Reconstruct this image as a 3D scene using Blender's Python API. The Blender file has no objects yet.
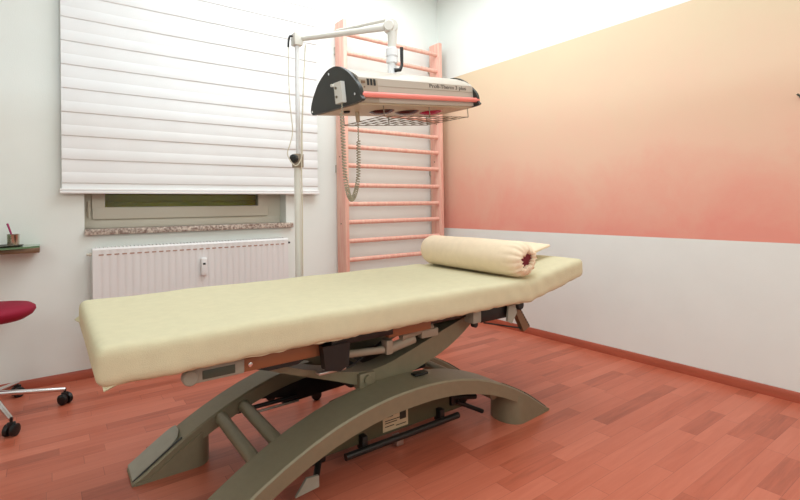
import bpy, bmesh, math, random
from mathutils import Vector, Matrix, noise
from math import sin, cos, pi, radians
random.seed(7)
S = bpy.context.scene
COL = S.collection

# ------------------------------------------------------------------ camera
YAW, FPX, CY, PIT, ROL = 0.6363151, 477.59167, 202.427649, 0.0057892, -0.0133182
f = Vector((sin(YAW)*cos(PIT), cos(YAW)*cos(PIT), sin(PIT)))
r_ = Vector((cos(YAW), -sin(YAW), 0)); u_ = r_.cross(f)
R = cos(ROL)*r_ + sin(ROL)*u_; U = -sin(ROL)*r_ + cos(ROL)*u_
cd = bpy.data.cameras.new('camera'); cam = bpy.data.objects.new('camera', cd); COL.objects.link(cam)
cd.sensor_width = 36; cd.lens = FPX*36/800; cd.shift_y = -(250-CY)/800; cd.clip_start = .05
m = Matrix.Identity(4)
for i in range(3):
    m[i][0] = R[i]; m[i][1] = U[i]; m[i][2] = -f[i]
m.translation = (-2.97772, -3.40236, 1.0)
cam.matrix_world = m
S.camera = cam

# ------------------------------------------------------------------ world, lights, exposure
w = bpy.data.worlds.new('world'); S.world = w; w.use_nodes = True
w.node_tree.nodes['Background'].inputs[0].default_value = (.01, .012, .02, 1)
w.node_tree.nodes['Background'].inputs[1].default_value = .3

def area(name, loc, size, power, col, tgt=None, sy=None):
    l = bpy.data.lights.new(name, 'AREA'); l.energy = power; l.color = col
    l.size = size
    if sy: l.shape = 'RECTANGLE'; l.size_y = sy
    o = bpy.data.objects.new(name, l); COL.objects.link(o); o.location = loc
    if tgt: o.rotation_euler = (Vector(tgt)-Vector(loc)).to_track_quat('-Z', 'Y').to_euler()
    return o
area('ceiling_lamp', (-1.35, -1.25, 2.9), 1.9, 25, (.86, .95, 1.0))
area('fill_light', (-1.7, -5.1, 2.15), 1.3, 16, (.94, .98, .94), (-2.1, 0, 1.5))  # unseen fill added behind the camera to brighten walls and front faces
area('fill_light', (-4.5, -3.6, 2.15), 1.3, 11, (.94, .99, .96), (0, -1.2, 1.5))  # second added fill, aimed at the right wall
# the photographer's flash, head turned up to the ceiling
fl = bpy.data.lights.new('bounce_flash', 'SPOT'); fl.energy = 30; fl.color = (.60, .84, 1.0)
fl.spot_size = radians(165); fl.spot_blend = .10; fl.shadow_soft_size = .04
fo = bpy.data.objects.new('bounce_flash', fl); COL.objects.link(fo); fo.location = (-2.6, -3.58, 1.22)
e_ = radians(86); fo.rotation_euler = Vector((.05*cos(e_), cos(e_), sin(e_))).to_track_quat('-Z', 'Y').to_euler()
S.view_settings.view_transform = 'Standard'
S.view_settings.look = 'None'
S.view_settings.gamma = 1
S.view_settings.use_curve_mapping = False
S.view_settings.exposure = .88

# ------------------------------------------------------------------ materials
def lin(c):
    return tuple((v/255/12.92 if v/255 <= .04045 else ((v/255+.055)/1.055)**2.4) for v in c)
def node(nt, t, **k):
    n = nt.nodes.new(t)
    for a, b in k.items(): setattr(n, a, b)
    return n
def mat(name, col, rough=.6, metal=0, var=0, vscale=8, bump=0, bscale=60, spec=.5, stretch=(1, 1, 1), col2=None, bdist=.002, detail=4):
    M = bpy.data.materials.new(name); M.use_nodes = True; nt = M.node_tree; P = nt.nodes['Principled BSDF']
    c = lin(col); P.inputs['Base Color'].default_value = (*c, 1)
    P.inputs['Roughness'].default_value = rough; P.inputs['Metallic'].default_value = metal
    P.inputs['Specular IOR Level'].default_value = spec
    tc = node(nt, 'ShaderNodeTexCoord'); mp = node(nt, 'ShaderNodeMapping'); mp.inputs['Scale'].default_value = stretch
    nt.links.new(tc.outputs['Object'], mp.inputs[0])
    if var or col2:
        n = node(nt, 'ShaderNodeTexNoise'); n.inputs['Scale'].default_value = vscale; n.inputs['Detail'].default_value = detail
        nt.links.new(mp.outputs[0], n.inputs[0])
        cr = node(nt, 'ShaderNodeValToRGB'); cr.color_ramp.elements[0].position = .35; cr.color_ramp.elements[1].position = .65
        a = lin(col2) if col2 else tuple(v*(1-var) for v in c)
        b = c if col2 else tuple(min(1, v*(1+var)) for v in c)
        cr.color_ramp.elements[0].color = (*a, 1); cr.color_ramp.elements[1].color = (*b, 1)
        nt.links.new(n.outputs[0], cr.inputs[0]); nt.links.new(cr.outputs[0], P.inputs['Base Color'])
    if bump:
        n = node(nt, 'ShaderNodeTexNoise'); n.inputs['Scale'].default_value = bscale; n.inputs['Detail'].default_value = 3
        nt.links.new(mp.outputs[0], n.inputs[0])
        b = node(nt, 'ShaderNodeBump'); b.inputs['Strength'].default_value = bump; b.inputs['Distance'].default_value = bdist
        nt.links.new(n.outputs[0], b.inputs['Height']); nt.links.new(b.outputs[0], P.inputs['Normal'])
    return M
def mth(nt, op, a, b=None, c=None):
    n = node(nt, 'ShaderNodeMath', operation=op)
    for i, v in enumerate((a, b, c)):
        if v is None: continue
        if isinstance(v, (int, float)): n.inputs[i].default_value = v
        else: nt.links.new(v, n.inputs[i])
    return n.outputs[0]

WALL = mat('plaster_white', (236, 240, 234), .9, var=.012, vscale=5, bump=.25, bscale=160)
CEIL = mat('ceiling_white', (240, 240, 238), .9)
def wall_band():
    M = mat('plaster_with_apricot_band', (236, 240, 234), .9, var=.012, vscale=5, bump=.25, bscale=160)
    nt = M.node_tree; P = nt.nodes['Principled BSDF']
    base = P.inputs['Base Color'].links[0].from_socket
    tc = node(nt, 'ShaderNodeTexCoord'); sp = node(nt, 'ShaderNodeSeparateXYZ'); nt.links.new(tc.outputs['Object'], sp.inputs[0])
    z = sp.outputs[2]
    band = mth(nt, 'MULTIPLY', mth(nt, 'GREATER_THAN', z, .784), mth(nt, 'LESS_THAN', z, 2.152))
    n = node(nt, 'ShaderNodeTexNoise'); n.inputs['Scale'].default_value = 2.2; n.inputs['Detail'].default_value = 7; n.inputs['Roughness'].default_value = .65
    n.inputs['Distortion'].default_value = .3
    nt.links.new(tc.outputs['Object'], n.inputs[0])
    # wiped apricot glaze; red floor bounce painted in as coral towards the bottom
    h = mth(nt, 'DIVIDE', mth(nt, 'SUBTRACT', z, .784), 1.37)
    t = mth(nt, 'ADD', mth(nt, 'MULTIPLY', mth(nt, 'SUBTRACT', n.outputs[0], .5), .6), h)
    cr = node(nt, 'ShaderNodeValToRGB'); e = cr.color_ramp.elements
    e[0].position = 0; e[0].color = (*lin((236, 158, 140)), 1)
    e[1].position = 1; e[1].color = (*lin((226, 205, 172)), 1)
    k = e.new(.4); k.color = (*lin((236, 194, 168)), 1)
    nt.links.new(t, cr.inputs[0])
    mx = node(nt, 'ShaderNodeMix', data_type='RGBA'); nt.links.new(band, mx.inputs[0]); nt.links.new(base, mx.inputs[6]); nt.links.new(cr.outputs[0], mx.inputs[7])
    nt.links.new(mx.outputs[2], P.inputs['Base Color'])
    return M
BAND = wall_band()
def floor_mat():
    M = bpy.data.materials.new('strip_parquet'); M.use_nodes = True; nt = M.node_tree; P = nt.nodes['Principled BSDF']
    tc = node(nt, 'ShaderNodeTexCoord'); sp = node(nt, 'ShaderNodeSeparateXYZ'); nt.links.new(tc.outputs['Object'], sp.inputs[0])
    x, y = sp.outputs[0], sp.outputs[1]
    rowf = mth(nt, 'DIVIDE', y, .0715); row = mth(nt, 'FLOOR', rowf)
    wn = node(nt, 'ShaderNodeTexWhiteNoise', noise_dimensions='1D'); nt.links.new(row, wn.inputs['W'])
    xs = mth(nt, 'ADD', mth(nt, 'DIVIDE', x, .44), mth(nt, 'MULTIPLY', wn.outputs['Value'], 7.3))
    # blocks of unequal length
    xs = mth(nt, 'ADD', xs, mth(nt, 'MULTIPLY', mth(nt, 'SINE', mth(nt, 'MULTIPLY', xs, 2.1)), .28))
    cell = mth(nt, 'FLOOR', xs)
    cb = node(nt, 'ShaderNodeCombineXYZ'); nt.links.new(row, cb.inputs[0]); nt.links.new(cell, cb.inputs[1])
    w2 = node(nt, 'ShaderNodeTexWhiteNoise', noise_dimensions='2D'); nt.links.new(cb.outputs[0], w2.inputs['Vector'])
    # grain
    mp = node(nt, 'ShaderNodeMapping'); mp.inputs['Scale'].default_value = (2.2, 26, 1); nt.links.new(tc.outputs['Object'], mp.inputs[0])
    off = node(nt, 'ShaderNodeVectorMath', operation='MULTIPLY_ADD'); nt.links.new(w2.outputs['Color'], off.inputs[0]); off.inputs[1].default_value = (9, 9, 9); nt.links.new(mp.outputs[0], off.inputs[2])
    g = node(nt, 'ShaderNodeTexNoise'); g.inputs['Scale'].default_value = 1.6; g.inputs['Detail'].default_value = 7; g.inputs['Roughness'].default_value = .62; g.inputs['Distortion'].default_value = .6
    nt.links.new(off.outputs[0], g.inputs[0])
    v = mth(nt, 'ADD', mth(nt, 'MULTIPLY', w2.outputs['Value'], .46), mth(nt, 'MULTIPLY', g.outputs[0], .62))
    cr = node(nt, 'ShaderNodeValToRGB'); e = cr.color_ramp.elements
    e[0].position = .12; e[0].color = (*lin((142, 68, 46)), 1)
    e[1].position = .92; e[1].color = (*lin((208, 120, 94)), 1)
    k = e.new(.45); k.color = (*lin((188, 98, 72)), 1)
    nt.links.new(v, cr.inputs[0])
    fx = mth(nt, 'FRACT', xs); fy = mth(nt, 'FRACT', rowf)
    jx = mth(nt, 'LESS_THAN', fx, .006); jy = mth(nt, 'LESS_THAN', fy, .022)
    j = mth(nt, 'MAXIMUM', jx, jy)
    mx = node(nt, 'ShaderNodeMix', data_type='RGBA'); nt.links.new(mth(nt, 'MULTIPLY', j, .35), mx.inputs[0]); nt.links.new(cr.outputs[0], mx.inputs[6]); mx.inputs[7].default_value = (*lin((95, 42, 28)), 1)
    nt.links.new(mx.outputs[2], P.inputs['Base Color'])
    P.inputs['Roughness'].default_value = .34; P.inputs['Specular IOR Level'].default_value = .5
    return M
FLOOR = floor_mat()
SKIRT = mat('skirting_wood', (172, 84, 60), .45, var=.08, vscale=6, stretch=(1, 1, 8))
COVER = mat('cream_terry', (218, 210, 176), .95, var=.02, vscale=30, bump=.5, bscale=420, spec=.15)
COVER2 = mat('cream_terry_bolster', (248, 226, 196), .95, var=.02, vscale=30, bump=.5, bscale=420, spec=.15)
MAROON = mat('maroon_vinyl', (110, 8, 30), .5)
GREY = mat('bed_grey_paint', (132, 124, 100), .42, metal=.25, var=.03, vscale=40, bump=.1, bscale=300)
GREYL = mat('bed_light_grey', (158, 155, 140), .45, var=.03, vscale=30)
OLIVE = mat('base_housing_olive', (84, 76, 50), .6)
RAILREFL = mat('rail_floor_reflection', (150, 98, 66), .45, metal=.2)  # metal rail with the floor's brown reflection put into its colour
STEEL = mat('brushed_steel', (190, 180, 170), .3, metal=.9)
BLACK = mat('black_plastic', (22, 22, 20), .45)
BLACKM = mat('black_satin', (34, 33, 30), .35)
LEVER = mat('lever_brown_grey', (120, 88, 62), .5)
PANEL = mat('dark_inset', (70, 78, 66), .4)
CHROME = mat('chrome', (225, 225, 225), .12, metal=1)
WHITEP = mat('white_enamel', (232, 230, 228), .35, spec=.5)
SLOT = mat('slot_shadow_brown', (176, 140, 124), .8)
IVORY = mat('ivory_paint', (218, 213, 202), .4)
IVORYD = mat('warm_grey_panel', (160, 144, 124), .5)
UNDER = mat('hood_underside', (190, 170, 142), .4, metal=.2)
CORAL = mat('coral_bar', (238, 130, 116), .35)
HOODM = mat('hood_warm_grey', (182, 170, 154), .4)
BULB = mat('dark_ruby_glass', (58, 8, 16), .12)
BULBREFL = mat('ruby_glass_reflection', (170, 10, 60), .12)  # dark ruby bulb with a magenta reflection painted into the glass colour
WIRE = mat('grey_wire', (120, 108, 88), .35, metal=.6)
HOODEND = mat('charcoal_end_plate', (44, 44, 38), .45, bump=.2, bscale=300)
PINE = mat('pine_salmon', (240, 194, 174), .5, var=0, col2=(233, 170, 154), vscale=5, stretch=(9, 9, .9))
BLINDM = mat('blind_fabric', (240, 241, 240), .85, bump=.15, bscale=300)
RAILM = mat('blind_rail_white', (240, 238, 236), .4)
FRAME = mat('window_frame_white', (216, 210, 194), .45)
SHUT = mat('outside_shutter_olive', (214, 206, 48), .7)
RED = mat('crimson_upholstery', (150, 8, 48), .75, bump=.3, bscale=300)
RUBBER = mat('caster_black', (16, 17, 17), .4)
SHELFW = mat('shelf_brown_board', (112, 82, 56), .5)
TRAY = mat('dark_tray', (70, 62, 52), .3, metal=.5)
CUPM = mat('cup_steel', (200, 190, 175), .18, metal=1)
PEN = mat('pen_plum', (160, 20, 90), .4)
PAPER = mat('sticker_paper', (205, 182, 145), .7)
INK = mat('sticker_ink', (52, 44, 30), .7)
TEXTM = mat('lettering_grey', (70, 62, 54), .6)
CABLE = mat('pale_cable', (214, 206, 186), .5)
COILM = mat('grey_coil_cable', (168, 160, 138), .5)
GRAN = mat('granite_sill', (214, 200, 186), .4, col2=(120, 96, 84), vscale=75, detail=3)
def glass():
    M = bpy.data.materials.new('window_glass'); M.use_nodes = True; P = M.node_tree.nodes['Principled BSDF']
    P.inputs['Base Color'].default_value = (.9, .95, .85, 1); P.inputs['Roughness'].default_value = .03; P.inputs['Transmission Weight'].default_value = 1; P.inputs['IOR'].default_value = 1.45
    return M
GLASS = glass()
def gglass():
    M = bpy.data.materials.new('green_edge_glass'); M.use_nodes = True; P = M.node_tree.nodes['Principled BSDF']
    P.inputs['Base Color'].default_value = (*lin((150, 190, 140)), 1); P.inputs['Roughness'].default_value = .08; P.inputs['Transmission Weight'].default_value = .6; P.inputs['IOR'].default_value = 1.5
    return M
GGLASS = gglass()

# ------------------------------------------------------------------ mesh helpers
ORG = {}
def shade(me, ang=38):
    bm = bmesh.new(); bm.from_mesh(me)
    bmesh.ops.recalc_face_normals(bm, faces=bm.faces)
    for fc in bm.faces: fc.smooth = True
    for e in bm.edges:
        e.smooth = not (len(e.link_faces) == 2 and e.calc_face_angle(0) > radians(ang))
    bm.to_mesh(me); bm.free()
def obj(name, bm, m, parent=None, label=None, ang=38):
    o0 = ORG.get(parent, Vector((0, 0, 0))) if parent else None
    if parent: bmesh.ops.translate(bm, verts=bm.verts, vec=-o0)
    me = bpy.data.meshes.new(name); bm.to_mesh(me); bm.free(); shade(me, ang)
    me.materials.append(m)
    o = bpy.data.objects.new(name, me); COL.objects.link(o)
    if parent: o.parent = parent; ORG[o] = o0
    else: ORG[o] = Vector((0, 0, 0))
    if label: o['label'] = label
    return o
def thing(name, label, cat, loc, group=None):
    o = bpy.data.objects.new(name, None); o.empty_display_size = .05; COL.objects.link(o); o.location = loc
    o['label'] = label; o['category'] = cat
    if group: o['group'] = group
    ORG[o] = Vector(loc); return o
def struct(name, bm, m, parent=None, ang=38):
    o = obj(name, bm, m, parent, ang=ang)
    if not parent: o['kind'] = 'structure'
    return o
def B(x0, x1, y0, y1, z0, z1, bev=0, seg=2):
    bm = bmesh.new(); v = bmesh.ops.create_cube(bm, size=1)['verts']
    for q in v: q.co = Vector(((x0+x1)/2+q.co.x*(x1-x0), (y0+y1)/2+q.co.y*(y1-y0), (z0+z1)/2+q.co.z*(z1-z0)))
    if bev: bmesh.ops.bevel(bm, geom=list(bm.edges), offset=bev, segments=seg, affect='EDGES', profile=.5)
    return bm
def J(*bms):
    out = bms[0]
    for b in bms[1:]:
        me = bpy.data.meshes.new('tmp'); b.to_mesh(me); b.free(); out.from_mesh(me); bpy.data.meshes.remove(me)
    return out
def frame_of(d):
    d = d.normalized(); a = Vector((0, 0, 1)) if abs(d.z) < .9 else Vector((1, 0, 0))
    s = d.cross(a).normalized(); return s, d.cross(s).normalized()
def tube(pts, r, seg=12, cap=True):
    pts = [Vector(p) for p in pts]; bm = bmesh.new(); rings = []; s = None
    for i, p in enumerate(pts):
        d = (pts[min(i+1, len(pts)-1)]-pts[max(i-1, 0)]).normalized()
        if s is None: s, t = frame_of(d)
        else:
            s = (s-d*s.dot(d)).normalized(); t = d.cross(s)
        rr = r[i] if isinstance(r, (list, tuple)) else r
        rings.append([bm.verts.new(p+rr*(cos(2*pi*k/seg)*s+sin(2*pi*k/seg)*t)) for k in range(seg)])
    for a, b in zip(rings, rings[1:]):
        for k in range(seg): bm.faces.new((a[k], a[(k+1) % seg], b[(k+1) % seg], b[k]))
    if cap: bm.faces.new(rings[0]); bm.faces.new(rings[-1])
    return bm
def lathe(o, ax, prof, seg=24, sx=None):
    """prof: (distance along ax, radius)"""
    o = Vector(o); ax = Vector(ax).normalized(); s, t = frame_of(ax); bm = bmesh.new(); rings = []
    for h, r in prof:
        rings.append([bm.verts.new(o+ax*h+max(r, 1e-4)*(cos(2*pi*k/seg)*s+sin(2*pi*k/seg)*t)) for k in range(seg)])
    for a, b in zip(rings, rings[1:]):
        for k in range(seg): bm.faces.new((a[k], a[(k+1) % seg], b[(k+1) % seg], b[k]))
    bm.faces.new(rings[0]); bm.faces.new(rings[-1]); return bm
def prism(poly, fa, fb):
    """poly: 2D points, fa/fb map them to the two 3D faces"""
    bm = bmesh.new(); a = [bm.verts.new(fa(*p)) for p in poly]; b = [bm.verts.new(fb(*p)) for p in poly]; n = len(poly)
    bm.faces.new(a); bm.faces.new(b[::-1])
    for i in range(n): bm.faces.new((a[i], b[i], b[(i+1) % n], a[(i+1) % n]))
    return bm
def bevelall(bm, off, seg=2, ang=40):
    es = [e for e in bm.edges if len(e.link_faces) == 2 and e.calc_face_angle(0) > radians(ang)]
    bmesh.ops.bevel(bm, geom=es, offset=off, segments=seg, affect='EDGES', profile=.5); return bm
def rbox(lo, hi, r, step=.03):
    """rounded box with a dense grid, good for soft goods"""
    lo = Vector(lo); hi = Vector(hi); bm = bmesh.new(); d = hi-lo
    n = [max(2, int(round(d[i]/step))) for i in range(3)]
    vs = {}
    def V(i, j, k):
        if (i, j, k) not in vs:
            p = Vector((lo.x+d.x*i/n[0], lo.y+d.y*j/n[1], lo.z+d.z*k/n[2]))
            # denser spacing near borders through a cosine ease
            vs[i, j, k] = bm.verts.new(p)
        return vs[i, j, k]
    for a in range(3):
        b, c = [q for q in range(3) if q != a]
        for side in (0, n[a]):
            for i in range(n[b]):
                for j in range(n[c]):
                    def ix(p, q):
                        t = [0, 0, 0]; t[a] = side; t[b] = p; t[c] = q; return V(*t)
                    fv = [ix(i, j), ix(i+1, j), ix(i+1, j+1), ix(i, j+1)]
                    bm.faces.new(fv)
    for v in bm.verts:
        p = v.co; q = Vector([min(max(p[i], lo[i]+r), hi[i]-r) for i in range(3)]); e = p-q
        if e.length > 1e-6: v.co = q+e.normalized()*r
    return bm
def nz(x, y, z=0): return noise.noise(Vector((x, y, z)))

# ------------------------------------------------------------------ room
X0, Y0, ZC = -4.6, -5.2, 2.93
struct('floor', B(X0, 0, Y0, 0, -.1, 0), FLOOR)
struct('ceiling', B(X0, 0, Y0, 0, ZC, ZC+.1), CEIL)
WX0, WX1, WZ0, WZ1, WY = -2.80, -1.532, .875, 2.45, .10
def ring_wall():
    # one mesh: wall slab with the window opening
    xs = [X0-.1, WX0, WX1, .1]; zs = [-.1, WZ0, WZ1, ZC+.1]; bm = bmesh.new()
    g = [[[bm.verts.new((x, y, z)) for z in zs] for x in xs] for y in (0, .3)]
    for yi in (0, 1):
        for i in range(3):
            for k in range(3):
                if i == 1 and k == 1: continue
                bm.faces.new((g[yi][i][k], g[yi][i+1][k], g[yi][i+1][k+1], g[yi][i][k+1]))
    def q(i, k, i2, k2): bm.faces.new((g[0][i][k], g[0][i2][k2], g[1][i2][k2], g[1][i][k]))
    for a, b in (((1, 1), (2, 1)), ((2, 1), (2, 2)), ((2, 2), (1, 2)), ((1, 2), (1, 1))): q(*a, *b)
    for i in range(3): q(i, 0, i+1, 0); q(i, 3, i+1, 3)
    for k in range(3): q(0, k, 0, k+1); q(3, k, 3, k+1)
    return bm
struct('wall_back', ring_wall(), WALL)
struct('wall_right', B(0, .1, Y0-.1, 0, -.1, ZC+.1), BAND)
struct('wall_left', B(X0-.1, X0, Y0-.1, 0, -.1, ZC+.1), WALL)
struct('wall_front', B(X0, 0, Y0-.1, Y0, -.1, ZC+.1), WALL)
def skirt(a, b, axis):
    prof = [(0, 0), (.016, 0), (.016, .04), (.010, .05), (0, .05)]
    if axis == 'x': return prism(prof, lambda p, q: (a, -p, q), lambda p, q: (b, -p, q))
    return prism(prof, lambda p, q: (-p, a, q), lambda p, q: (-p, b, q))
struct('baseboard_back', skirt(X0, 0, 'x'), SKIRT)
struct('baseboard_right', skirt(Y0, -.016, 'y'), SKIRT)

# window
def hframe(x0, x1, z0, z1, y0, y1, wd, bev=.006):
    return J(B(x0, x1, y0, y1, z0, z0+wd[0], bev), B(x0, x1, y0, y1, z1-wd[1], z1, bev), B(x0, x0+wd[2], y0+.0007, y1-.0007, z0+wd[0]-.01, z1-wd[1]+.01, 0), B(x1-wd[3], x1, y0+.0007, y1-.0007, z0+wd[0]-.01, z1-wd[1]+.01, 0))
wn = struct('window_1', hframe(WX0, WX1, .88, WZ1, .11, .17, (.055, .06, .045, .105)), FRAME)
obj('sash', hframe(-2.755, -1.635, .935, 2.38, .09, .15, (.078, .07, .068, .075), .008), FRAME, wn)
obj('pane', B(-2.70, -1.70, .118, .124, 1.0, 2.33), GLASS, wn)
obj('hinge', J(lathe((-2.772, .085, .95), (0, 0, 1), [(0, .007), (.1, .007)], 10), lathe((-2.772, .085, .985), (0, 0, 1), [(0, .01), (.03, .01)], 10)), FRAME, wn)
sh = J(*[B(WX0+.01, WX1-.01, .235, .25, .9+i*.05, .945+i*.05, .006, 1) for i in range(31)])
o = struct('trim_1', B(WX0, WX1, .255, .29, .88, 2.45), SHUT)
obj('shutter_slats', sh, SHUT, o)
sl = bevelall(B(WX0, -1.487, -.035, 0, .845, .881), .004)
sl = J(sl, B(WX0+.001, WX1-.001, 0, .109, .86, .881))
struct('trim_2', sl, GRAN)

# ------------------------------------------------------------------ blind
t = thing('window_blind', 'wide white pleated fabric blind drawn down over most of the window', 'blind', (-2.09, -.03, 2.75))
def blind():
    bm = bmesh.new(); x0, x1 = -2.909, -1.287; zb = 1.118; P = .1375; prof = []
    prof += [(-.0445, zb), (-.0415, zb+.035)]
    z = zb+.038; i = 0
    while z < 2.72:
        top = min(z+P, 2.73)
        prof += [(-.048, z), (-.0495, z+.004), (-.047, z+.05), (-.0445, z+.062), (-.0455, z+.066), (-.0415, top-.003)]
        z = top; i += 1
    n = 24; rows = []
    for y, zz in prof:
        rows.append([bm.verts.new((x0+(x1-x0)*k/n, y+.0015*sin(k*1.7+zz*9), zz)) for k in range(n+1)])
    back = [[bm.verts.new((x0+(x1-x0)*k/n, -.03, zz)) for k in range(n+1)] for y, zz in prof]
    for G in (rows, back):
        for a, b in zip(G, G[1:]):
            for k in range(n): bm.faces.new((a[k], a[k+1], b[k+1], b[k]))
    for e in (0, n):
        for (a, b), (c, d) in zip(zip(rows, rows[1:]), zip(back, back[1:])): bm.faces.new((a[e], b[e], d[e], c[e]))
    for e in (0, -1):
        for k in range(n): bm.faces.new((rows[e][k], rows[e][k+1], back[e][k+1], back[e][k]))
    return bm
obj('fabric', blind(), BLINDM, t, ang=25)
obj('bottom_rail', J(B(-2.919, -1.281, -.062, -.028, 1.092, 1.108, .004), B(-2.919, -1.281, -.058, -.03, 1.108, 1.122, .004)), RAILM, t)
obj('head_rail', B(-2.915, -1.283, -.07, -.001, 2.70, 2.77, .006), RAILM, t)

# ------------------------------------------------------------------ radiator
t = thing('radiator', 'white steel panel radiator with vertical grooves under the granite sill', 'radiator', (-2.16, -.06, .17))
def rad_front():
    bm = bmesh.new(); x0, x1, n = -2.745, -1.583, 29; p = (x1-x0)/n; prof = [(-2.767, -.100), (x0, -.100)]
    for i in range(n):
        a = x0+i*p
        prof += [(a+p*.30, -.100), (a+p*.40, -.0982), (a+p*.60, -.0982), (a+p*.70, -.100)]
    prof += [(x1, -.1), (-1.561, -.1)]
    lo = [bm.verts.new((x, y, .19)) for x, y in prof]; hi = [bm.verts.new((x, y, .752)) for x, y in prof]
    tp = [bm.verts.new((x, -.100, .76)) for x, y in prof]; t2 = [bm.verts.new((x, -.094, .77)) for x, y in prof]
    bk = [bm.verts.new((x, -.088, .77)) for x, y in prof]; bl = [bm.verts.new((x, -.088, .19)) for x, y in prof]
    for A, C_ in ((lo, hi), (hi, tp), (tp, t2), (t2, bk), (bk, bl), (bl, lo)):
        for i in range(len(prof)-1): bm.faces.new((A[i], A[i+1], C_[i+1], C_[i]))
    for e in (0, -1): bm.faces.new([G[e] for G in (lo, hi, tp, t2, bk, bl)])
    return bm
obj('front_panel', rad_front(), WHITEP, t, ang=20)
obj('side_panel', B(-2.769, -2.763, -.092, -.03, .19, .768, .002), WHITEP, t)
obj('side_panel', B(-1.565, -1.559, -.092, -.03, .19, .768, .002), WHITEP, t)
obj('back_panel', B(-2.76, -1.568, -.04, -.03, .19, .76), WHITEP, t)
g = B(-2.763, -1.565, -.087, -.082, .765, .772)
for i in range(58):
    x = -2.75+i*(1.18/58); g = J(g, B(x, x+.008, -.088, -.035, .768, .7755))
obj('top_grille', g, WHITEP, t)
g = None
for i in range(29):
    x = -2.745+(i+.5)*(1.162/29); b = B(x-.0125, x+.0125, -.1015, -.0985, .727, .7345)
    g = b if g is None else J(g, b)
obj('slot_row', g, SLOT, t, 'row of short brownish slots')
for x, l in ((-2.769, -1), (-1.559, 1)):
    obj('air_plug', lathe((x, -.065, .735), (l, 0, 0), [(0, .011), (.012, .011), (.014, .007), (.026, .007)], 14), BLACK if l > 0 else FRAME, t)
for x in (-2.5, -1.85): obj('bracket', B(x, x+.03, -.03, -.001, .3, .7), WHITEP, t)
pk = obj('heat_meter', B(-2.171, -2.135, -.126, -.099, .557, .672, .006, 3), WHITEP, t)
obj('meter_display', B(-2.162, -2.146, -.1275, -.1255, .628, .64), BLACK, pk)

# ------------------------------------------------------------------ wall bars
t = thing('wall_bars', 'tall pine gymnastic wall bars in the corner beside the blind', 'wall bars', (-.59, -.095, 0))
PX = ((-1.113, -1.078), (-.128, -.090))
for a, b in PX:
    obj('post', bevelall(B(a, b, -.163, -.03, 0, 2.462), .003), PINE, t)
RZ = [2.36, 2.21, 2.06, 1.91, 1.758, 1.608, 1.468, 1.32, 1.163, 1.014, .871, .721, .573, .425, .275, .125]
for z in RZ:
    obj('rung', lathe((-1.09, -.125, z), (1, 0, 0), [(0, .018), (1.0, .018)], 16), PINE, t)
for a, b in PX:
    for z in (.35, 1.3, 2.25): obj('wall_bracket', B(a+.005, b-.005, -.031, 0, z-.03, z+.03), STEEL, t)
for a, b in PX:
    for z, y in ((2.39, -.10), (1.39, -.085), (.86, -.095), (1.73, -.12), (.42, -.09)):
        obj('screw_cap', lathe((a-.0005, y, z), (-1, 0, 0), [(0, .006), (.0015, .006)], 12), LEVER, t)

# ------------------------------------------------------------------ wall hook at the right
t = thing('wall_hook', 'small dark metal hook on the peach painted wall at far right', 'hook', (0, -2.70, 1.507))
obj('plate', lathe((0, -2.705, 1.507), (-1, 0, 0), [(0, .018), (.003, .018), (.004, .015)], 16), PANEL, t)
obj('peg', tube([(-.003, -2.705, 1.507), (-.02, -2.703, 1.505), (-.035, -2.695, 1.507), (-.04, -2.688, 1.515)], .005, 8), PANEL, t)

# ------------------------------------------------------------------ massage table
T = thing('massage_table', 'cream covered massage table on grey arched steel base', 'massage table', (-1.88, -1.62, 0))
CX = -1.885
KN = [(0, .315), (.1, .313), (.2, .305), (.3, .291), (.4, .271), (.5, .243), (.6, .209), (.7, .168), (.8, .12), (.9, .063), (1.0, .004)]
def zarc(x):
    s = min(1, abs(x-CX)/.855)
    for (a, za), (b, zb) in zip(KN, KN[1:]):
        if s <= b: return za+(zb-za)*(s-a)/(b-a)
    return 0.004
def yfront(x, near): return (-1.96-.075*(-1.05-x)/1.7) if near else -1.44
def beam(near, th=.064):
    wd = .17 if near else .14
    bm = bmesh.new(); N = 56; secs = []
    for i in range(N+1):
        s = -1+2*i/N; x = CX+.855*s; zt = zarc(x); zl = max(.0, zt-th*(1-.10*abs(s)))
        if zt-zl < .006: zl = 0; zt = .008
        yf = yfront(x, near); yb = yf+wd; c = .006 if zt-zl > .02 else .001
        secs.append([bm.verts.new(p) for p in ((x, yf, zl), (x, yf, zt-c), (x, yf+c, zt), (x, yb-c, zt), (x, yb, zt-c), (x, yb, zl))])
    for a, b in zip(secs, secs[1:]):
        for k in range(6): bm.faces.new((a[k], a[(k+1) % 6], b[(k+1) % 6], b[k]))
    bm.faces.new(secs[0]); bm.faces.new(secs[-1])
    return bm
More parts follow.
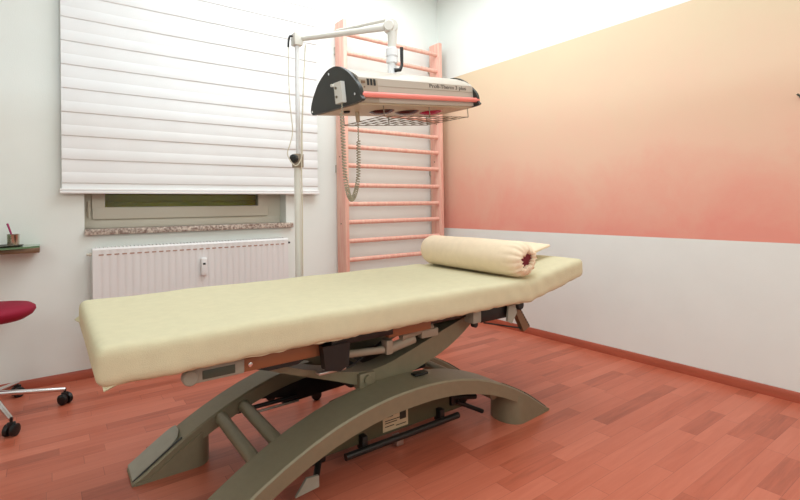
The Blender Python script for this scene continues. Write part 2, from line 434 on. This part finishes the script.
def foot(near, side):
    wd = .17 if near else .14
    # block under the arch end, its inner end rounded in plan
    xo = CX+side*.845; xi = CX+side*.575; bm = bmesh.new(); pts = []
    yf = yfront(xi, near)
    yo = yfront(xo, near)
    pts.append((xo, yo-.004)); pts.append((xo, yo+wd+.004))
    n = 14; r = wd/2+.006; cy = yf+wd/2
    for k in range(n+1):
        a = pi/2-pi*k/n; pts.append((xi+side*(r*.75)-side*r*.75*cos(a), cy+r*sin(a)))
    rows = []
    def col(p, q):
        x = p; zt = max(.004, zarc(x)-.03)
        return zt
    # subdivide the long sides so the top follows the arch
    full = []
    for i, p in enumerate(pts):
        q = pts[(i+1) % len(pts)]; m_ = max(1, int(math.dist(p, q)/.02))
        for k in range(m_): full.append((p[0]+(q[0]-p[0])*k/m_, p[1]+(q[1]-p[1])*k/m_))
    lo = [bm.verts.new((p[0], p[1], .006)) for p in full]; hi = [bm.verts.new((p[0], p[1], max(.008, zarc(p[0])-.03))) for p in full]
    l0 = [bm.verts.new((p[0], p[1], 0)) for p in full]
    n = len(full)
    for i in range(n): bm.faces.new((lo[i], lo[(i+1) % n], hi[(i+1) % n], hi[i])); bm.faces.new((l0[i], l0[(i+1) % n], lo[(i+1) % n], lo[i]))
    bm.faces.new(l0); f_ = bm.faces.new(hi); bmesh.ops.triangulate(bm, faces=[f_])
    return bm
def endcap(near, side):
    wd = .17 if near else .14
    bm = bmesh.new(); N = 14; secs = []; s0 = .87 if near and side < 0 else .80
    for i in range(N+1):
        s = side*(s0+(.995-s0)*i/N); x = CX+.855*s; z = zarc(x); yf = yfront(x, near)
        ins = 0
        if i < 4: ins = wd*.42*(1-math.sqrt(max(0, 1-((4-i)/4)**2)))
        a = yf+.018+ins; b = yf+wd+.006-ins*.3
        secs.append([bm.verts.new(p) for p in ((x, a, z-.003), (x, a, z+.009), (x, b, z+.009), (x, b, z-.003))])
    for a, b in zip(secs, secs[1:]):
        for k in range(4): bm.faces.new((a[k], a[(k+1) % 4], b[(k+1) % 4], b[k]))
    bm.faces.new(secs[0]); bm.faces.new(secs[-1]); return bm
for near in (False, True):
    bo = obj('base_beam', beam(near), GREY, T, ang=30)
    for side in (-1, 1):
        obj('foot', foot(near, side), GREY, bo, ang=30)
        obj('end_cap', endcap(near, side), GREYL if side < 0 else GREY, bo)
        # dark joint line below the cap
        s0 = .87 if near and side < 0 else .80; xs = [CX+.855*side*(s0+(.995-s0)*i/10) for i in range(11)]
        obj('rubber_edge', tube([(x, yfront(x, near)+.017, zarc(x)+.002) for x in xs], .0035, 6), BLACK, bo)
# cross tubes
for x, z in ((-2.425, .165), (-2.335, .19), (-1.38, .165)):
    obj('cross_tube', tube([(x, -1.32, z), (x-.004, -1.93, z-.012)], .024, 16), GREY, T)
# lower housing between the beams
hb = obj('base_housing', bevelall(prism([(-2.15, .062), (-1.42, .066), (-1.40, .15), (-1.56, .225), (-1.88, .255), (-2.08, .225), (-2.15, .17)], lambda x, z: (x, -1.785, z), lambda x, z: (x, -1.70, z)), .008), OLIVE, T)
st = obj('rating_sticker', B(-1.885, -1.757, -1.7866, -1.7848, .074, .152), PAPER, hb, 'pale rectangular rating sticker')
ik = J(B(-1.875, -1.835, -1.788, -1.7866, .13, .143), B(-1.875, -1.80, -1.788, -1.7866, .115, .118), B(-1.875, -1.815, -1.788, -1.7866, .106, .109), B(-1.80, -1.768, -1.788, -1.7866, .106, .138), B(-1.875, -1.83, -1.788, -1.7866, .092, .095), B(-1.82, -1.768, -1.788, -1.7866, .086, .089))
obj('print', ik, INK, st)
obj('foot_bar', tube([(-2.08, -1.82, .052), (-1.50, -1.82, .055)], .0135, 14), BLACKM, T)
for x in (-2.0, -1.6): obj('bar_bracket', B(x, x+.025, -1.815, -1.77, .045, .1, .003), BLACK, T)
obj('bar_clip', B(-1.835, -1.80, -1.815, -1.775, .012, .05, .004), STEEL, T)
# foot pedals and small levers
obj('pedal_lever', J(tube([(-1.49, -1.80, .105), (-1.345, -1.82, .03)], .010, 10), tube([(-1.50, -1.79, .125), (-1.37, -1.80, .10)], .012, 10), B(-1.52, -1.42, -1.80, -1.70, .09, .19, .006)), BLACK, T)
obj('pedal_lever', J(tube([(-2.17, -1.78, .06), (-2.225, -1.86, .03)], .012, 10), B(-2.21, -2.15, -1.80, -1.72, .05, .13, .006)), BLACK, T)
obj('adjusting_bracket', prism([(-2.33, .045), (-2.245, .052), (-2.245, .09), (-2.29, .095)], lambda x, z: (x, -1.93, z), lambda x, z: (x, -1.92, z)), GREYL, T)
# inner black tray and rods
obj('motor_cover', bevelall(prism([(-2.30, .195), (-2.16, .172), (-2.155, .138), (-1.86, .15), (-1.55, .17), (-1.45, .20), (-1.60, .25), (-1.85, .30), (-2.1, .28), (-2.2, .262), (-2.30, .235)], lambda x, z: (x, -1.415, z), lambda x, z: (x, -1.33, z)), .004), BLACK, T)
obj('guide_rod', tube([(-2.36, -1.43, .166), (-2.1, -1.43, .168)], .009, 10), BLACK, T)
obj('guide_rod', tube([(-2.34, -1.45, .152), (-2.1, -1.45, .154)], .005, 10), STEEL, T)
obj('motor', bevelall(B(-2.0, -1.6, -1.72, -1.50, .26, .34), .01), BLACKM, T)
# upper inverted arches (lift arms)
AU = [(-2.40, .49), (-2.356, .462), (-2.26, .425), (-2.12, .385), (-2.0, .362), (-1.90, .366), (-1.767, .400), (-1.60, .450), (-1.48, .484), (-1.39, .51)]
AL = [(-2.40, .455), (-2.356, .436), (-2.26, .400), (-2.12, .350), (-2.0, .305), (-1.895, .285), (-1.769, .310), (-1.602, .358), (-1.469, .423), (-1.36, .505)]
def sm(AP, n=4):
    out = []
    for i in range(len(AP)-1):
        p0, p1, p2, p3 = AP[max(i-1, 0)], AP[i], AP[i+1], AP[min(i+2, len(AP)-1)]
        for k in range(n):
            t_ = k/n; out.append(tuple(.5*((2*p1[j])+(-p0[j]+p2[j])*t_+(2*p0[j]-5*p1[j]+4*p2[j]-p3[j])*t_*t_+(-p0[j]+3*p1[j]-3*p2[j]+p3[j])*t_**3) for j in range(len(p1))))
    out.append(AP[-1]); return out
def arm(y0, y1, th=.06):
    up = sm(AU); lo = sm(AL)
    return bevelall(prism(up+lo[::-1], lambda x, z: (x, y0, z), lambda x, z: (x, y1, z)), .004, 1, 60)
obj('lift_arm', arm(-1.83, -1.74), GREY, T, ang=25)
obj('lift_arm', arm(-1.50, -1.42), GREY, T, ang=25)
obj('hinge_block', J(B(-2.03, -1.96, -1.85, -1.80, .295, .36, .006), lathe((-1.995, -1.86, .335), (0, 1, 0), [(0, .018), (.04, .018)], 18)), GREY, T)
obj('arm_shaft', tube([(-1.93, -1.80, .325), (-1.93, -1.42, .325)], .02, 14), GREY, T)
obj('arm_cap', B(-1.80, -1.735, -1.90, -1.865, .313, .322, .002), BLACK, T)
# top frame
obj('top_board', B(-2.78, -1.22, -1.93, -1.26, .547, .57, .004), BLACKM, T)
for y in (-1.915, -1.30):
    rl = obj('side_rail', bevelall(B(-2.50, -2.215, y, y+.03, .487, .530), .003), RAILREFL, T)
    obj('side_rail', bevelall(B(-1.94, -1.73, y, y+.03, .497, .535), .003), RAILREFL, T)
    obj('inner_rail', B(-2.25, -1.30, y+.032, y+.06, .505, .545, .003), BLACKM, T)
    if y < -1.8:
        for x in (-2.47,): obj('bolt', lathe((x, y-.004, .508), (0, 1, 0), [(0, .004), (.001, .007), (.004, .007)], 12), CHROME, rl)
        obj('rail_foot', prism([(-2.45, .487), (-2.28, .487), (-2.31, .474), (-2.41, .474)], lambda x, z: (x, y+.002, z), lambda x, z: (x, y+.028, z)), BLACK, rl)
for x in (-2.4, -1.9, -1.4): obj('cross_rail', B(x, x+.04, -1.89, -1.29, .50, .547), BLACKM, T)
obj('control_box', bevelall(prism([(-2.235, .525), (-2.225, .445), (-2.17, .43), (-2.135, .445), (-2.13, .525)], lambda x, z: (x, -1.95, z), lambda x, z: (x, -1.917, z)), .005), BLACK, T)
obj('box_bracket', B(-2.245, -2.14, -1.94, -1.91, .428, .436, .002), STEEL, T)
obj('black_rail', B(-2.2, -1.94, -1.945, -1.917, .517, .547, .003), BLACK, T)
obj('actuator', J(tube([(-2.09, -1.86, .452), (-1.93, -1.86, .438)], .014, 14), B(-1.925, -1.895, -1.88, -1.84, .42, .475, .004), tube([(-1.90, -1.86, .437), (-1.78, -1.86, .455)], .02, 14), tube([(-1.85, -1.87, .475), (-1.68, -1.86, .487)], .014, 12), B(-1.75, -1.66, -1.88, -1.85, .452, .485, .004)), IVORYD, T)
obj('cable', tube(sm([(-2.18, -1.93, .45), (-2.1, -1.88, .41), (-2.0, -1.83, .42), (-1.9, -1.8, .45)]), .004, 8), BLACK, T)
obj('head_frame_block', B(-1.46, -1.26, -1.93, -1.88, .48, .54, .006), BLACK, T)
obj('arm_joint', B(-1.505, -1.455, -1.93, -1.87, .483, .535, .005), GREYL, T)
# foot end handle
hd = obj('release_handle', J(bevelall(B(-2.645, -2.49, -1.925, -1.905, .487, .532), .006), lathe((-2.648, -1.93, .507), (0, 1, 0), [(0, .019), (.003, .0225), (.024, .0225)], 24)), GREYL, T, 'grey lever handle with round end')
obj('inset_panel', B(-2.615, -2.52, -1.9275, -1.9245, .496, .522, .001), PANEL, hd)
# head end hardware
obj('pivot_roller', lathe((-1.232, -1.965, .533), (0, 1, 0), [(0, .018), (.004, .021), (.05, .021)], 20), BLACK, T)
gb = obj('gas_lever', J(bevelall(prism([(-1.262, .535), (-1.228, .540), (-1.140, .418), (-1.185, .400)], lambda x, z: (x, -1.94, z), lambda x, z: (x, -1.915, z)), .003)), LEVER, T, 'slanting brownish lever bar')
obj('rack_strip', J(*[B(-1.228+.0093*i, -1.223+.0093*i, -1.9415, -1.914, .528-.0130*i, .535-.0130*i) for i in range(9)]), BLACK, gb)
obj('lever_mount', prism([(-1.31, .47), (-1.30, .535), (-1.25, .54), (-1.245, .50), (-1.28, .455)], lambda x, z: (x, -1.95, z), lambda x, z: (x, -1.94, z)), GREYL, T)
obj('thin_rod', tube([(-1.36, -1.85, .452), (-1.19, -1.93, .415)], .0035, 8), BLACK, T)
obj('rod_end', lathe((-1.40, -1.84, .447), (0, 1, 0), [(0, .014), (.02, .014)], 14), BLACKM, T)

# mattress with its fitted cover: main section and raised head section
BX = -1.20
def mattress():
    lo = (-2.885, -2.005, .550); hi = (-.785, -1.215, .657)
    bm = rbox(lo, hi, .027, .013)
    for v in bm.verts:
        p = v.co; x = p.x
        # crease at the joint and the raised head part
        if x > BX:
            d = x-BX; e = min(1, d/.09); k = d*.168*e+0*d
            p.z += k
            if p.z < .62+k: p.z += 0
            # the head part is thinner towards its tip
            if x > -1.0:
                q = (x+1.0)/.215; mid = .612+k; p.z = mid+(p.z-mid)*(1-.16*q)
        j = math.exp(-((x-BX)/.035)**2)
        side = abs(p.y+1.61) > .33
        p.z -= .006*j
        if p.y < -1.97 or p.y > -1.25:
            # bulge of soft side and gathered folds near joint
            p.y += (.004*sin(x*26)+.003*sin(x*61+p.z*40))*math.exp(-((x-BX)/.16)**2)*(1 if p.y < -1.6 else -1)
        if p.z < .60+max(0, (x-BX)*.17):  # hem
            p.z += .0012*sin(x*47)+.001*sin(x*83+2)
        n = nz(p.x*3.1, p.y*3.1, p.z*3)*.0045+nz(p.x*9, p.y*9, 4)*.0018
        p.z += n
        if side: p.y += nz(p.x*7, 3, p.z*8)*.004
    return bm
mt = obj('mattress', mattress(), COVER, T, 'padded top in a cream terry fitted cover', ang=70)
# corners of the cover that hang loose
def tab(a, b, c, th=.006):
    a, b, c = Vector(a), Vector(b), Vector(c); n = (b-a).cross(c-a).normalized()*th; bm = bmesh.new()
    m1 = (a+b)/2+(a+b-2*c).normalized()*.002
    v = [bm.verts.new(p) for p in (a, b, c, a+n, b+n, c+n)]
    bm.faces.new(v[:3]); bm.faces.new(v[3:])
    for i in range(3): bm.faces.new((v[i], v[(i+1) % 3], v[3+(i+1) % 3], v[3+i]))
    return bm
obj('cover_corner', tab((-2.872, -1.965, .575), (-2.825, -1.995, .560), (-2.868, -1.993, .543)), COVER, mt)
obj('cover_corner', tab((-2.875, -1.25, .61), (-2.878, -1.31, .585), (-2.900, -1.255, .592)), COVER, mt)
# gathered elastic hem
hem = []
for i in range(120):
    x = -2.84+i*(1.62/119); hem.append((x, -1.985+.0015*sin(i*1.9), .557+.0015*sin(i*1.3)+.0015*sin(i*.37)))
obj('elastic_hem', tube(hem, .006, 8), COVER, mt)

# ------------------------------------------------------------------ bolster
t = thing('bolster', 'cream fabric knee bolster roll with gathered end lying across the table', 'bolster', (-1.205, -1.62, .66))
def roll():
    bm = bmesh.new(); y0, y1 = -2.0, -1.245; seg = 72; rings = []
    cx0, cx1 = -1.222, -1.180; rr = .083
    prof = []
    # near end: inner lip -> hole -> shoulder -> body -> far shoulder -> closed
    prof += [(.030, .034), (.012, .033), (.000, .037), (-.003, .045), (.005, .058), (.018, .071), (.036, .080), (.06, .0825)]
    L_ = y1-y0
    k = .1
    while k < L_-.05: prof.append((k, rr)); k += .04
    prof += [(L_-.045, .0815), (L_-.022, .074), (L_-.006, .055), (L_, .03), (L_-.004, .002)]
    for i, (d, r) in enumerate(prof):
        y = y0+d; f_ = d/L_; cx = cx0+(cx1-cx0)*f_; cz = .742; ring = []
        for s in range(seg):
            a = 2*pi*s/seg; g = max(0, 1-d/.085)
            q = r*(1+.0) + g*(.0042*sin(a*15+.8*sin(a*3))+.0022*sin(a*26+1))*(1 if d > -.01 else 1)
            if i < 4: q *= 1+.16*sin(a*2+.6)+.12*sin(a*5)+.06*sin(a*13)
            q += nz(cos(a)*1.6, y*4, sin(a)*1.6)*.003
            z = cz+q*sin(a)
            if z < .665: z = .665-(.665-z)*.25
            ring.append(bm.verts.new((cx+q*cos(a)*(1.03), y, z)))
        rings.append(ring)
    for a, b in zip(rings, rings[1:]):
        for s in range(seg): bm.faces.new((a[s], a[(s+1) % seg], b[(s+1) % seg], b[s]))
    bm.faces.new(rings[-1])
    return bm
obj('cover', roll(), COVER2, t, ang=80)
obj('core', lathe((-1.221, -1.985, .742), (0, 1, 0), [(0, .02), (.002, .042), (.012, .044)], 24), MAROON, t, 'maroon roll showing through the gathered opening')

# ------------------------------------------------------------------ small cushion behind the bolster
t = thing('cushion', 'small flat cream cushion lying on the raised head end behind the bolster', 'cushion', (-.97, -1.6, .70))
def cushion():
    bm = rbox((-.14, -.24, -.035), (.14, .24, .035), .03, .02)
    for v in bm.verts:
        x, y = v.co.x/.14, v.co.y/.24
        v.co.z *= max(.12, (1-abs(x)**3)*(1-abs(y)**3))**.6
        v.co.x *= 1-.10*(1-y*y); v.co.y *= 1-.06*(1-x*x)
        v.co.z += nz(v.co.x*9, v.co.y*9, 1)*.004
    M_ = Matrix.Translation((-.958, -1.60, .748)) @ Matrix.Rotation(radians(-9.5), 4, 'Y') @ Matrix.Rotation(radians(6), 4, 'Z')
    bmesh.ops.transform(bm, matrix=M_, verts=bm.verts); return bm
obj('cushion_cover', cushion(), COVER2, t, ang=80)

# ------------------------------------------------------------------ heat lamp on its stand
HX, HY = -1.866, -.95
t = thing('heat_lamp_stand', 'tall ivory tube stand with jointed arm holding the heat lamp', 'lamp stand', (HX, HY, 0))
lp = obj('lower_pole', lathe((HX, HY, .07), (0, 0, 1), [(0, .0185), (1.16, .0185), (1.165, .015)], 24), IVORY, t)
obj('upper_pole', lathe((HX+.006, HY, 1.15), (0, 0, 1), [(0, .0125), (.79, .0125)], 20), WHITEP, t)
obj('pole_clamp', bevelall(B(HX-.022, HX+.028, HY-.024, HY+.024, 1.215, 1.29), .004), IVORYD, t)
kn = obj('clamp_knob', J(lathe((HX-.015, HY-.02, 1.26), (-.85, -.5, 0), [(0, .012), (.012, .012), (.013, .024), (.032, .024), (.036, .02)], 8), lathe((HX-.015-.0306, HY-.02-.018, 1.26), (-.85, -.5, 0), [(0, .014), (.003, .012)], 16)), BLACK, t)
hub = obj('base_hub', lathe((HX, HY, .05), (0, 0, 1), [(0, .03), (.05, .03), (.055, .02)], 20), IVORY, t)
for k in range(5):
    a = radians(54+72*k); e = Vector((HX+.2*cos(a), HY+.2*sin(a), .07))
    lg = obj('leg', tube([(HX, HY, .075), e], .011, 10), IVORY, t)
    obj('caster', lathe((e.x, e.y-.01, .026), (0, 1, 0), [(0, .02), (.003, .026), (.017, .026), (.02, .02)], 18), RUBBER, t)
    obj('caster_stem', tube([(e.x, e.y, .026), (e.x, e.y, .075)], .006, 8), CHROME, lg)
# head and arm
HZ = 1.922
obj('head_clamp', bevelall(B(HX-.02, HX+.032, HY-.028, HY+.028, HZ-.035, HZ+.035), .008), IVORY, t)
el = Vector((-1.530, -1.365, 1.935))
st_ = Vector((HX+.02, HY-.01, HZ+.005))
obj('arm', tube([st_, st_.lerp(el, .5), el], [.0145, .016, .0185], 20), IVORY, t)
a1 = st_.lerp(el, .42)+Vector((0, 0, .018)); a2 = el+Vector((-.01, .01, .038))
obj('upper_rod', tube([a1, a2], [.007, .010], 12), IVORY, t)
d = (el-st_).normalized(); sd = Vector((-.6, -.8, 0))
obj('elbow_joint', J(lathe(el-sd*.032, sd, [(0, .024), (.003, .028), (.06, .028), (.064, .024)], 28), lathe(el+Vector((.012, -.006, .002))-sd*.022, sd, [(0, .034), (.044, .034)], 28)), IVORY, t)
hc = Vector((-1.47, -1.385, 1.50))
jt = el+Vector((.02, -.006, 0)); top = 0; JX, JY = -1.520, -1.375
obj('drop_arm', tube([jt, Vector((JX, JY, 1.80))], [.028, .021], 16), IVORY, t)
obj('swivel_collar', J(lathe((JX, JY, 1.742), (0, 0, 1), [(0, .025), (.004, .03), (.028, .03), (.03, .026), (.034, .026), (.038, .032), (.075, .032), (.08, .027)], 28)), WHITEP, t)
obj('swivel_neck', J(lathe((JX, JY, 1.678), (0, 0, 1), [(0, .024), (.02, .02), (.07, .018)], 18), B(JX-.025, JX+.025, JY-.011, JY+.011, 1.683, 1.735, .008)), WHITEP, t)
obj('clamp_lever', tube([(JX, JY-.02, 1.702), (JX+.03, JY-.03, 1.707), (JX+.046, JY-.025, 1.735), (JX+.049, JY-.02, 1.83)], [.011, .010, .008, .0095], 12), BLACK, t)
# cable hook and cables
obj('cable_boot', tube(sm([(HX-.018, HY, HZ+.015), (HX-.035, HY, HZ+.012), (HX-.043, HY, HZ-.015), (HX-.045, HY, HZ-.05)]), .006, 8), BLACK, t)
obj('power_cable', tube(sm([(HX-.045, HY, HZ-.05), (HX-.042, HY, 1.6), (HX-.03, HY-.01, 1.42), (HX-.05, HY-.02, 1.34), (HX-.065, HY-.02, 1.28), (HX-.03, HY-.045, 1.22), (HX+.01, HY-.04, 1.28), (HX+.02, HY-.022, 1.40), (HX+.04, HY-.01, 1.7), (HX+.05, HY-.015, HZ-.03)]), .003, 8), CABLE, t)
obj('power_cable', tube(sm([(HX+.05, HY-.012, HZ-.02), (HX+.035, HY-.012, 1.65), (HX+.015, HY-.024, 1.4), (HX+.008, HY-.035, 1.25), (HX+.014, HY-.026, 1.0), (HX+.013, HY-.024, .5), (HX+.02, HY-.022, .1)]), .0035, 8), CABLE, t)

a_, rol_, pit_, LL, WW = 1.46, -.01, .107, .85, .345
L = Vector((sin(a_)*cos(pit_), cos(a_)*cos(pit_), sin(pit_)))
P0 = Vector((0, 0, 1)).cross(L).normalized(); N0 = L.cross(P0)
P = cos(rol_)*P0+sin(rol_)*N0; N = cos(rol_)*N0-sin(rol_)*P0
def H(l, p, n): return hc+L*l+P*p+N*n
t = thing('heat_lamp', 'large ivory infrared heat lamp hood with black end plates above the table', 'heat lamp', tuple(hc))
body = [(-.163, .004), (-.166, .114), (-.152, .128), (-.112, .152), (-.06, .175), (-.03, .182), (.01, .182), (.052, .172), (.11, .138), (.16, .088), (.185, .03), (.185, .004)]
obj('hood', bevelall(prism(body, lambda p, n: H(-.405, p, n), lambda p, n: H(.405, p, n)), .003, 1, 50), HOODM, t, ang=30)
plate = sm([(.195, 0), (.208, .022), (.185, .07), (.125, .135), (.052, .178), (-.005, .190), (-.06, .182), (-.115, .150), (-.16, .105), (-.188, .068), (-.192, .03), (-.168, .002), (.195, 0)], 5)[:-1]
for s in (-1, 1):
    ep = obj('end_plate', prism(plate, lambda p, n: H(s*.405, p, n), lambda p, n: H(s*.425, p, n)), HOODEND, t, ang=50)
    for p, n in ((.022, .165), (-.157, .04), (.192, .016)):
        obj('screw', lathe(H(s*.425, p, n), L*s, [(0, .006), (.002, .006), (.003, .004)], 12), CHROME, ep)
obj('underside', prism([(-.150, -.003), (-.150, .006), (.18, .006), (.18, -.003)], lambda p, n: H(-.403, p, n), lambda p, n: H(.403, p, n)), UNDER, t)
obj('front_bar', tube([H(-.41, -.182, .035), H(.425, -.182, .035)], .0125, 18), CORAL, t, 'coral red grip bar')
for l in (-.3, 0, .35): obj('bar_mount', tube([H(l, -.16, .035), H(l, -.182, .035)], .006, 8), IVORYD, t)
pn = obj('control_panel', prism([(-.1672, .006), (-.1672, .105), (-.160, .105), (-.160, .006)], lambda p, n: H(-.403, p, n), lambda p, n: H(-.295, p, n)), IVORYD, t, 'warm grey switch panel')
for l in (-.352, -.333, -.314): obj('vent_slot', prism([(-.1690, .080), (-.1690, .109), (-.166, .109), (-.166, .080)], lambda p, n: H(l-.006, p, n), lambda p, n: H(l+.006, p, n)), BLACK, pn)
obj('switch', prism([(-.1705, .088), (-.1705, .099), (-.166, .099), (-.166, .088)], lambda p, n: H(-.392, p, n), lambda p, n: H(-.37, p, n)), LEVER, pn)
obj('switch', lathe(H(-.375, -.167, .072), -P, [(0, .004), (.002, .004)], 10), LEVER, pn)
obj('face_groove', prism([(-.1668, .079), (-.1668, .081), (-.164, .081), (-.164, .079)], lambda p, n: H(-.29, p, n), lambda p, n: H(.403, p, n)), IVORYD, t)
# lettering
cu = bpy.data.curves.new('lettering', 'FONT'); cu.body = 'Profi-Therm 3 plus'; cu.size = .0345; cu.extrude = .0005; cu.align_x = 'LEFT'
to = bpy.data.objects.new('lettering_tmp', cu); COL.objects.link(to)
bpy.context.view_layer.update()
me = bpy.data.meshes.new_from_object(to.evaluated_get(bpy.context.evaluated_depsgraph_get()))
bpy.data.objects.remove(to)
bm = bmesh.new(); bm.from_mesh(me)
xs = [v.co.x for v in bm.verts]; k = (.345-.055)/(max(xs)-min(xs)); x0 = min(xs)
for v in bm.verts:
    q = v.co.copy(); v.co = H(.055+(q.x-x0)*k, -.1664-q.z, .0895+q.y*.80)
obj('lettering', bm, TEXTM, t)
# lamps beneath
for i, (l, p) in enumerate(((-.12, .02), (.06, .02), (.235, .01))):
    ho = obj('bulb', lathe(H(l, p, .0), -N, [(-.004, .068), (.004, .066), (.012, .055), (.018, .035), (.021, .01)], 28), BULBREFL if i == 2 else BULB, t, 'dark ruby bulb with painted magenta reflection' if i == 2 else None)
obj('underside_knob', lathe(H(-.33, .04, -.002), -N, [(0, .016), (.008, .016), (.01, .012)], 16), BLACK, t)
obj('cable_gland', tube([H(-.25, .06, 0), H(-.25, .06, -.05)], .011, 10), UNDER, t)
# wire guard
wires = []; l0, l1, p0, p1, dn = -.24, .39, -.13, .19, -.05
for i in range(10):
    l = l0+(l1-l0)*i/9; wires.append(tube([H(l, p0, dn), H(l, p1, dn)], .0018, 6))
for i in range(6):
    p = p0+(p1-p0)*i/5; wires.append(tube([H(l0, p, dn-.002), H(l1, p, dn-.002)], .0022 if i in (0, 5) else .0018, 6))
for l in (l0, (l0+l1)/2, l1):
    for p in (p0, p1): wires.append(tube([H(l, p, dn), H(l, p, 0)], .0025, 6))
obj('wire_guard', J(*wires), WIRE, t)
# plug box and coiled lead
pb = obj('plug_box', bevelall(prism([(-.09, .015), (-.09, .11), (-.035, .11), (-.035, .015)], lambda p, n: H(-.447, p, n), lambda p, n: H(-.425, p, n)), .004), IVORY, t)
for n in (.045, .085): obj('box_screw', lathe(H(-.447, -.05, n), -L, [(0, .006), (.004, .006)], 12), WIRE, pb)
obj('box_screw', lathe(H(-.447, -.032, .1), -L, [(0, .007), (.012, .007)], 12), IVORY, pb)
A = H(-.436, -.07, .015); Bq = H(-.25, .06, -.05)
path = sm([A, A-Vector((0, 0, .06)), A+Vector((.005, 0, -.2)), A+Vector((.015, 0, -.36)), (A+Bq)/2+Vector((0, 0, -.415)), Bq+Vector((-.01, 0, -.32)), Bq+Vector((0, 0, -.2)), Bq], 14)
path = [Vector(p) for p in path]
# resample and wind a helix round it
acc = [0]
for p, q in zip(path, path[1:]): acc.append(acc[-1]+(q-p).length)
def at(s):
    for i in range(len(acc)-1):
        if acc[i+1] >= s: return path[i].lerp(path[i+1], (s-acc[i])/max(1e-9, acc[i+1]-acc[i]))
    return path[-1]
tot = acc[-1]; turns = 70; n = turns*8; pts = []
for i in range(n+1):
    s = tot*i/n; c_ = at(s); dd = (at(min(tot, s+.01))-at(max(0, s-.01))).normalized()
    b1 = Vector((.8, .6, 0)); b1 = (b1-dd*b1.dot(dd)).normalized(); b2 = dd.cross(b1)
    rr = .0095 if .05 < s/tot < .9 else .002
    pts.append(c_+rr*(cos(2*pi*i/8)*b1+sin(2*pi*i/8)*b2))
obj('coiled_lead', tube(pts, .0028, 5), COILM, t)

# ------------------------------------------------------------------ stool
SC = Vector((-3.203, -.385, 0))
t = thing('stool', 'crimson round stool on chrome star base with black casters, cut by frame', 'stool', tuple(SC))
obj('seat', lathe((SC.x, SC.y, .465), (0, 0, 1), [(0, .10), (.006, .135), (.025, .165), (.045, .178), (.06, .176), (.072, .16), (.078, .12), (.08, .02)], 48), RED, t, 'crimson padded round seat', ang=60)
obj('column', lathe((SC.x, SC.y, .07), (0, 0, 1), [(0, .028), (.2, .028), (.205, .014), (.40, .014)], 20), CHROME, t)
C1 = Vector((-2.907, -.385))
a0 = math.atan2(C1.y-SC.y, C1.x-SC.x)
for k in range(5):
    a = a0+2*pi*k/5; e = Vector((SC.x+.292*cos(a), SC.y+.292*sin(a), .075)); s_ = SC+Vector((0, 0, .122))
    obj('base_leg', tube([s_, s_.lerp(e, .5), e], [.014, .012, .010], 12), CHROME, t)
    ca = obj('caster', J(B(e.x-.016, e.x+.016, e.y-.008, e.y+.008, .035, .062, .004), tube([e-Vector((0, 0, .03)), e+Vector((0, 0, .006))], .006, 8)), RUBBER, t)
    r2 = a+.7
    ax = Vector((cos(r2), sin(r2), 0))
    for sg in (-1, 1):
        obj('wheel', lathe(Vector((e.x, e.y, .027))+ax*sg*.006, ax*sg, [(0, .025), (.004, .027), (.016, .027), (.02, .02), (.021, .008)], 24), RUBBER, ca)

# ------------------------------------------------------------------ wall shelf with tray, cup and pen
t = thing('wall_shelf', 'narrow brown wall shelf with a green edged glass top at far left', 'shelf', (-3.35, 0, .79))
obj('board', bevelall(B(-3.9, -3.012, -.20, 0, .772, .797), .002), SHELFW, t)
obj('glass_top', bevelall(prism([(-3.9, 0), (-3.012, 0), (-3.012, -.16), (-3.06, -.2), (-3.15, -.235), (-3.3, -.25), (-3.9, -.25)], lambda x, y: (x, y, .797), lambda x, y: (x, y, .807)), .002), GGLASS, t)
t = obj('tray', lathe((-3.17, -.12, .807), (0, 0, 1), [(0, .06), (.002, .085), (.008, .09), (.008, .086), (.004, .08), (.003, .02)], 32), TRAY)
t['label'] = 'flat dark round tray on the glass wall shelf'; t['category'] = 'tray'
t = thing('cup', 'small polished steel cup on the tray on the wall shelf', 'cup', (-3.125, -.12, .811))
obj('body', lathe((-3.125, -.12, .8105), (0, 0, 1), [(0, .023), (.003, .026), (.060, .027), (.062, .028), (.062, .025), (.006, .023), (.005, .01)], 32), CUPM, t)
t = obj('pen', tube([(-3.118, -.105, .818), (-3.15, -.10, .93)], [.0042, .005], 10), PEN)
t['label'] = 'plum coloured pen leaning in the steel cup'; t['category'] = 'pen'
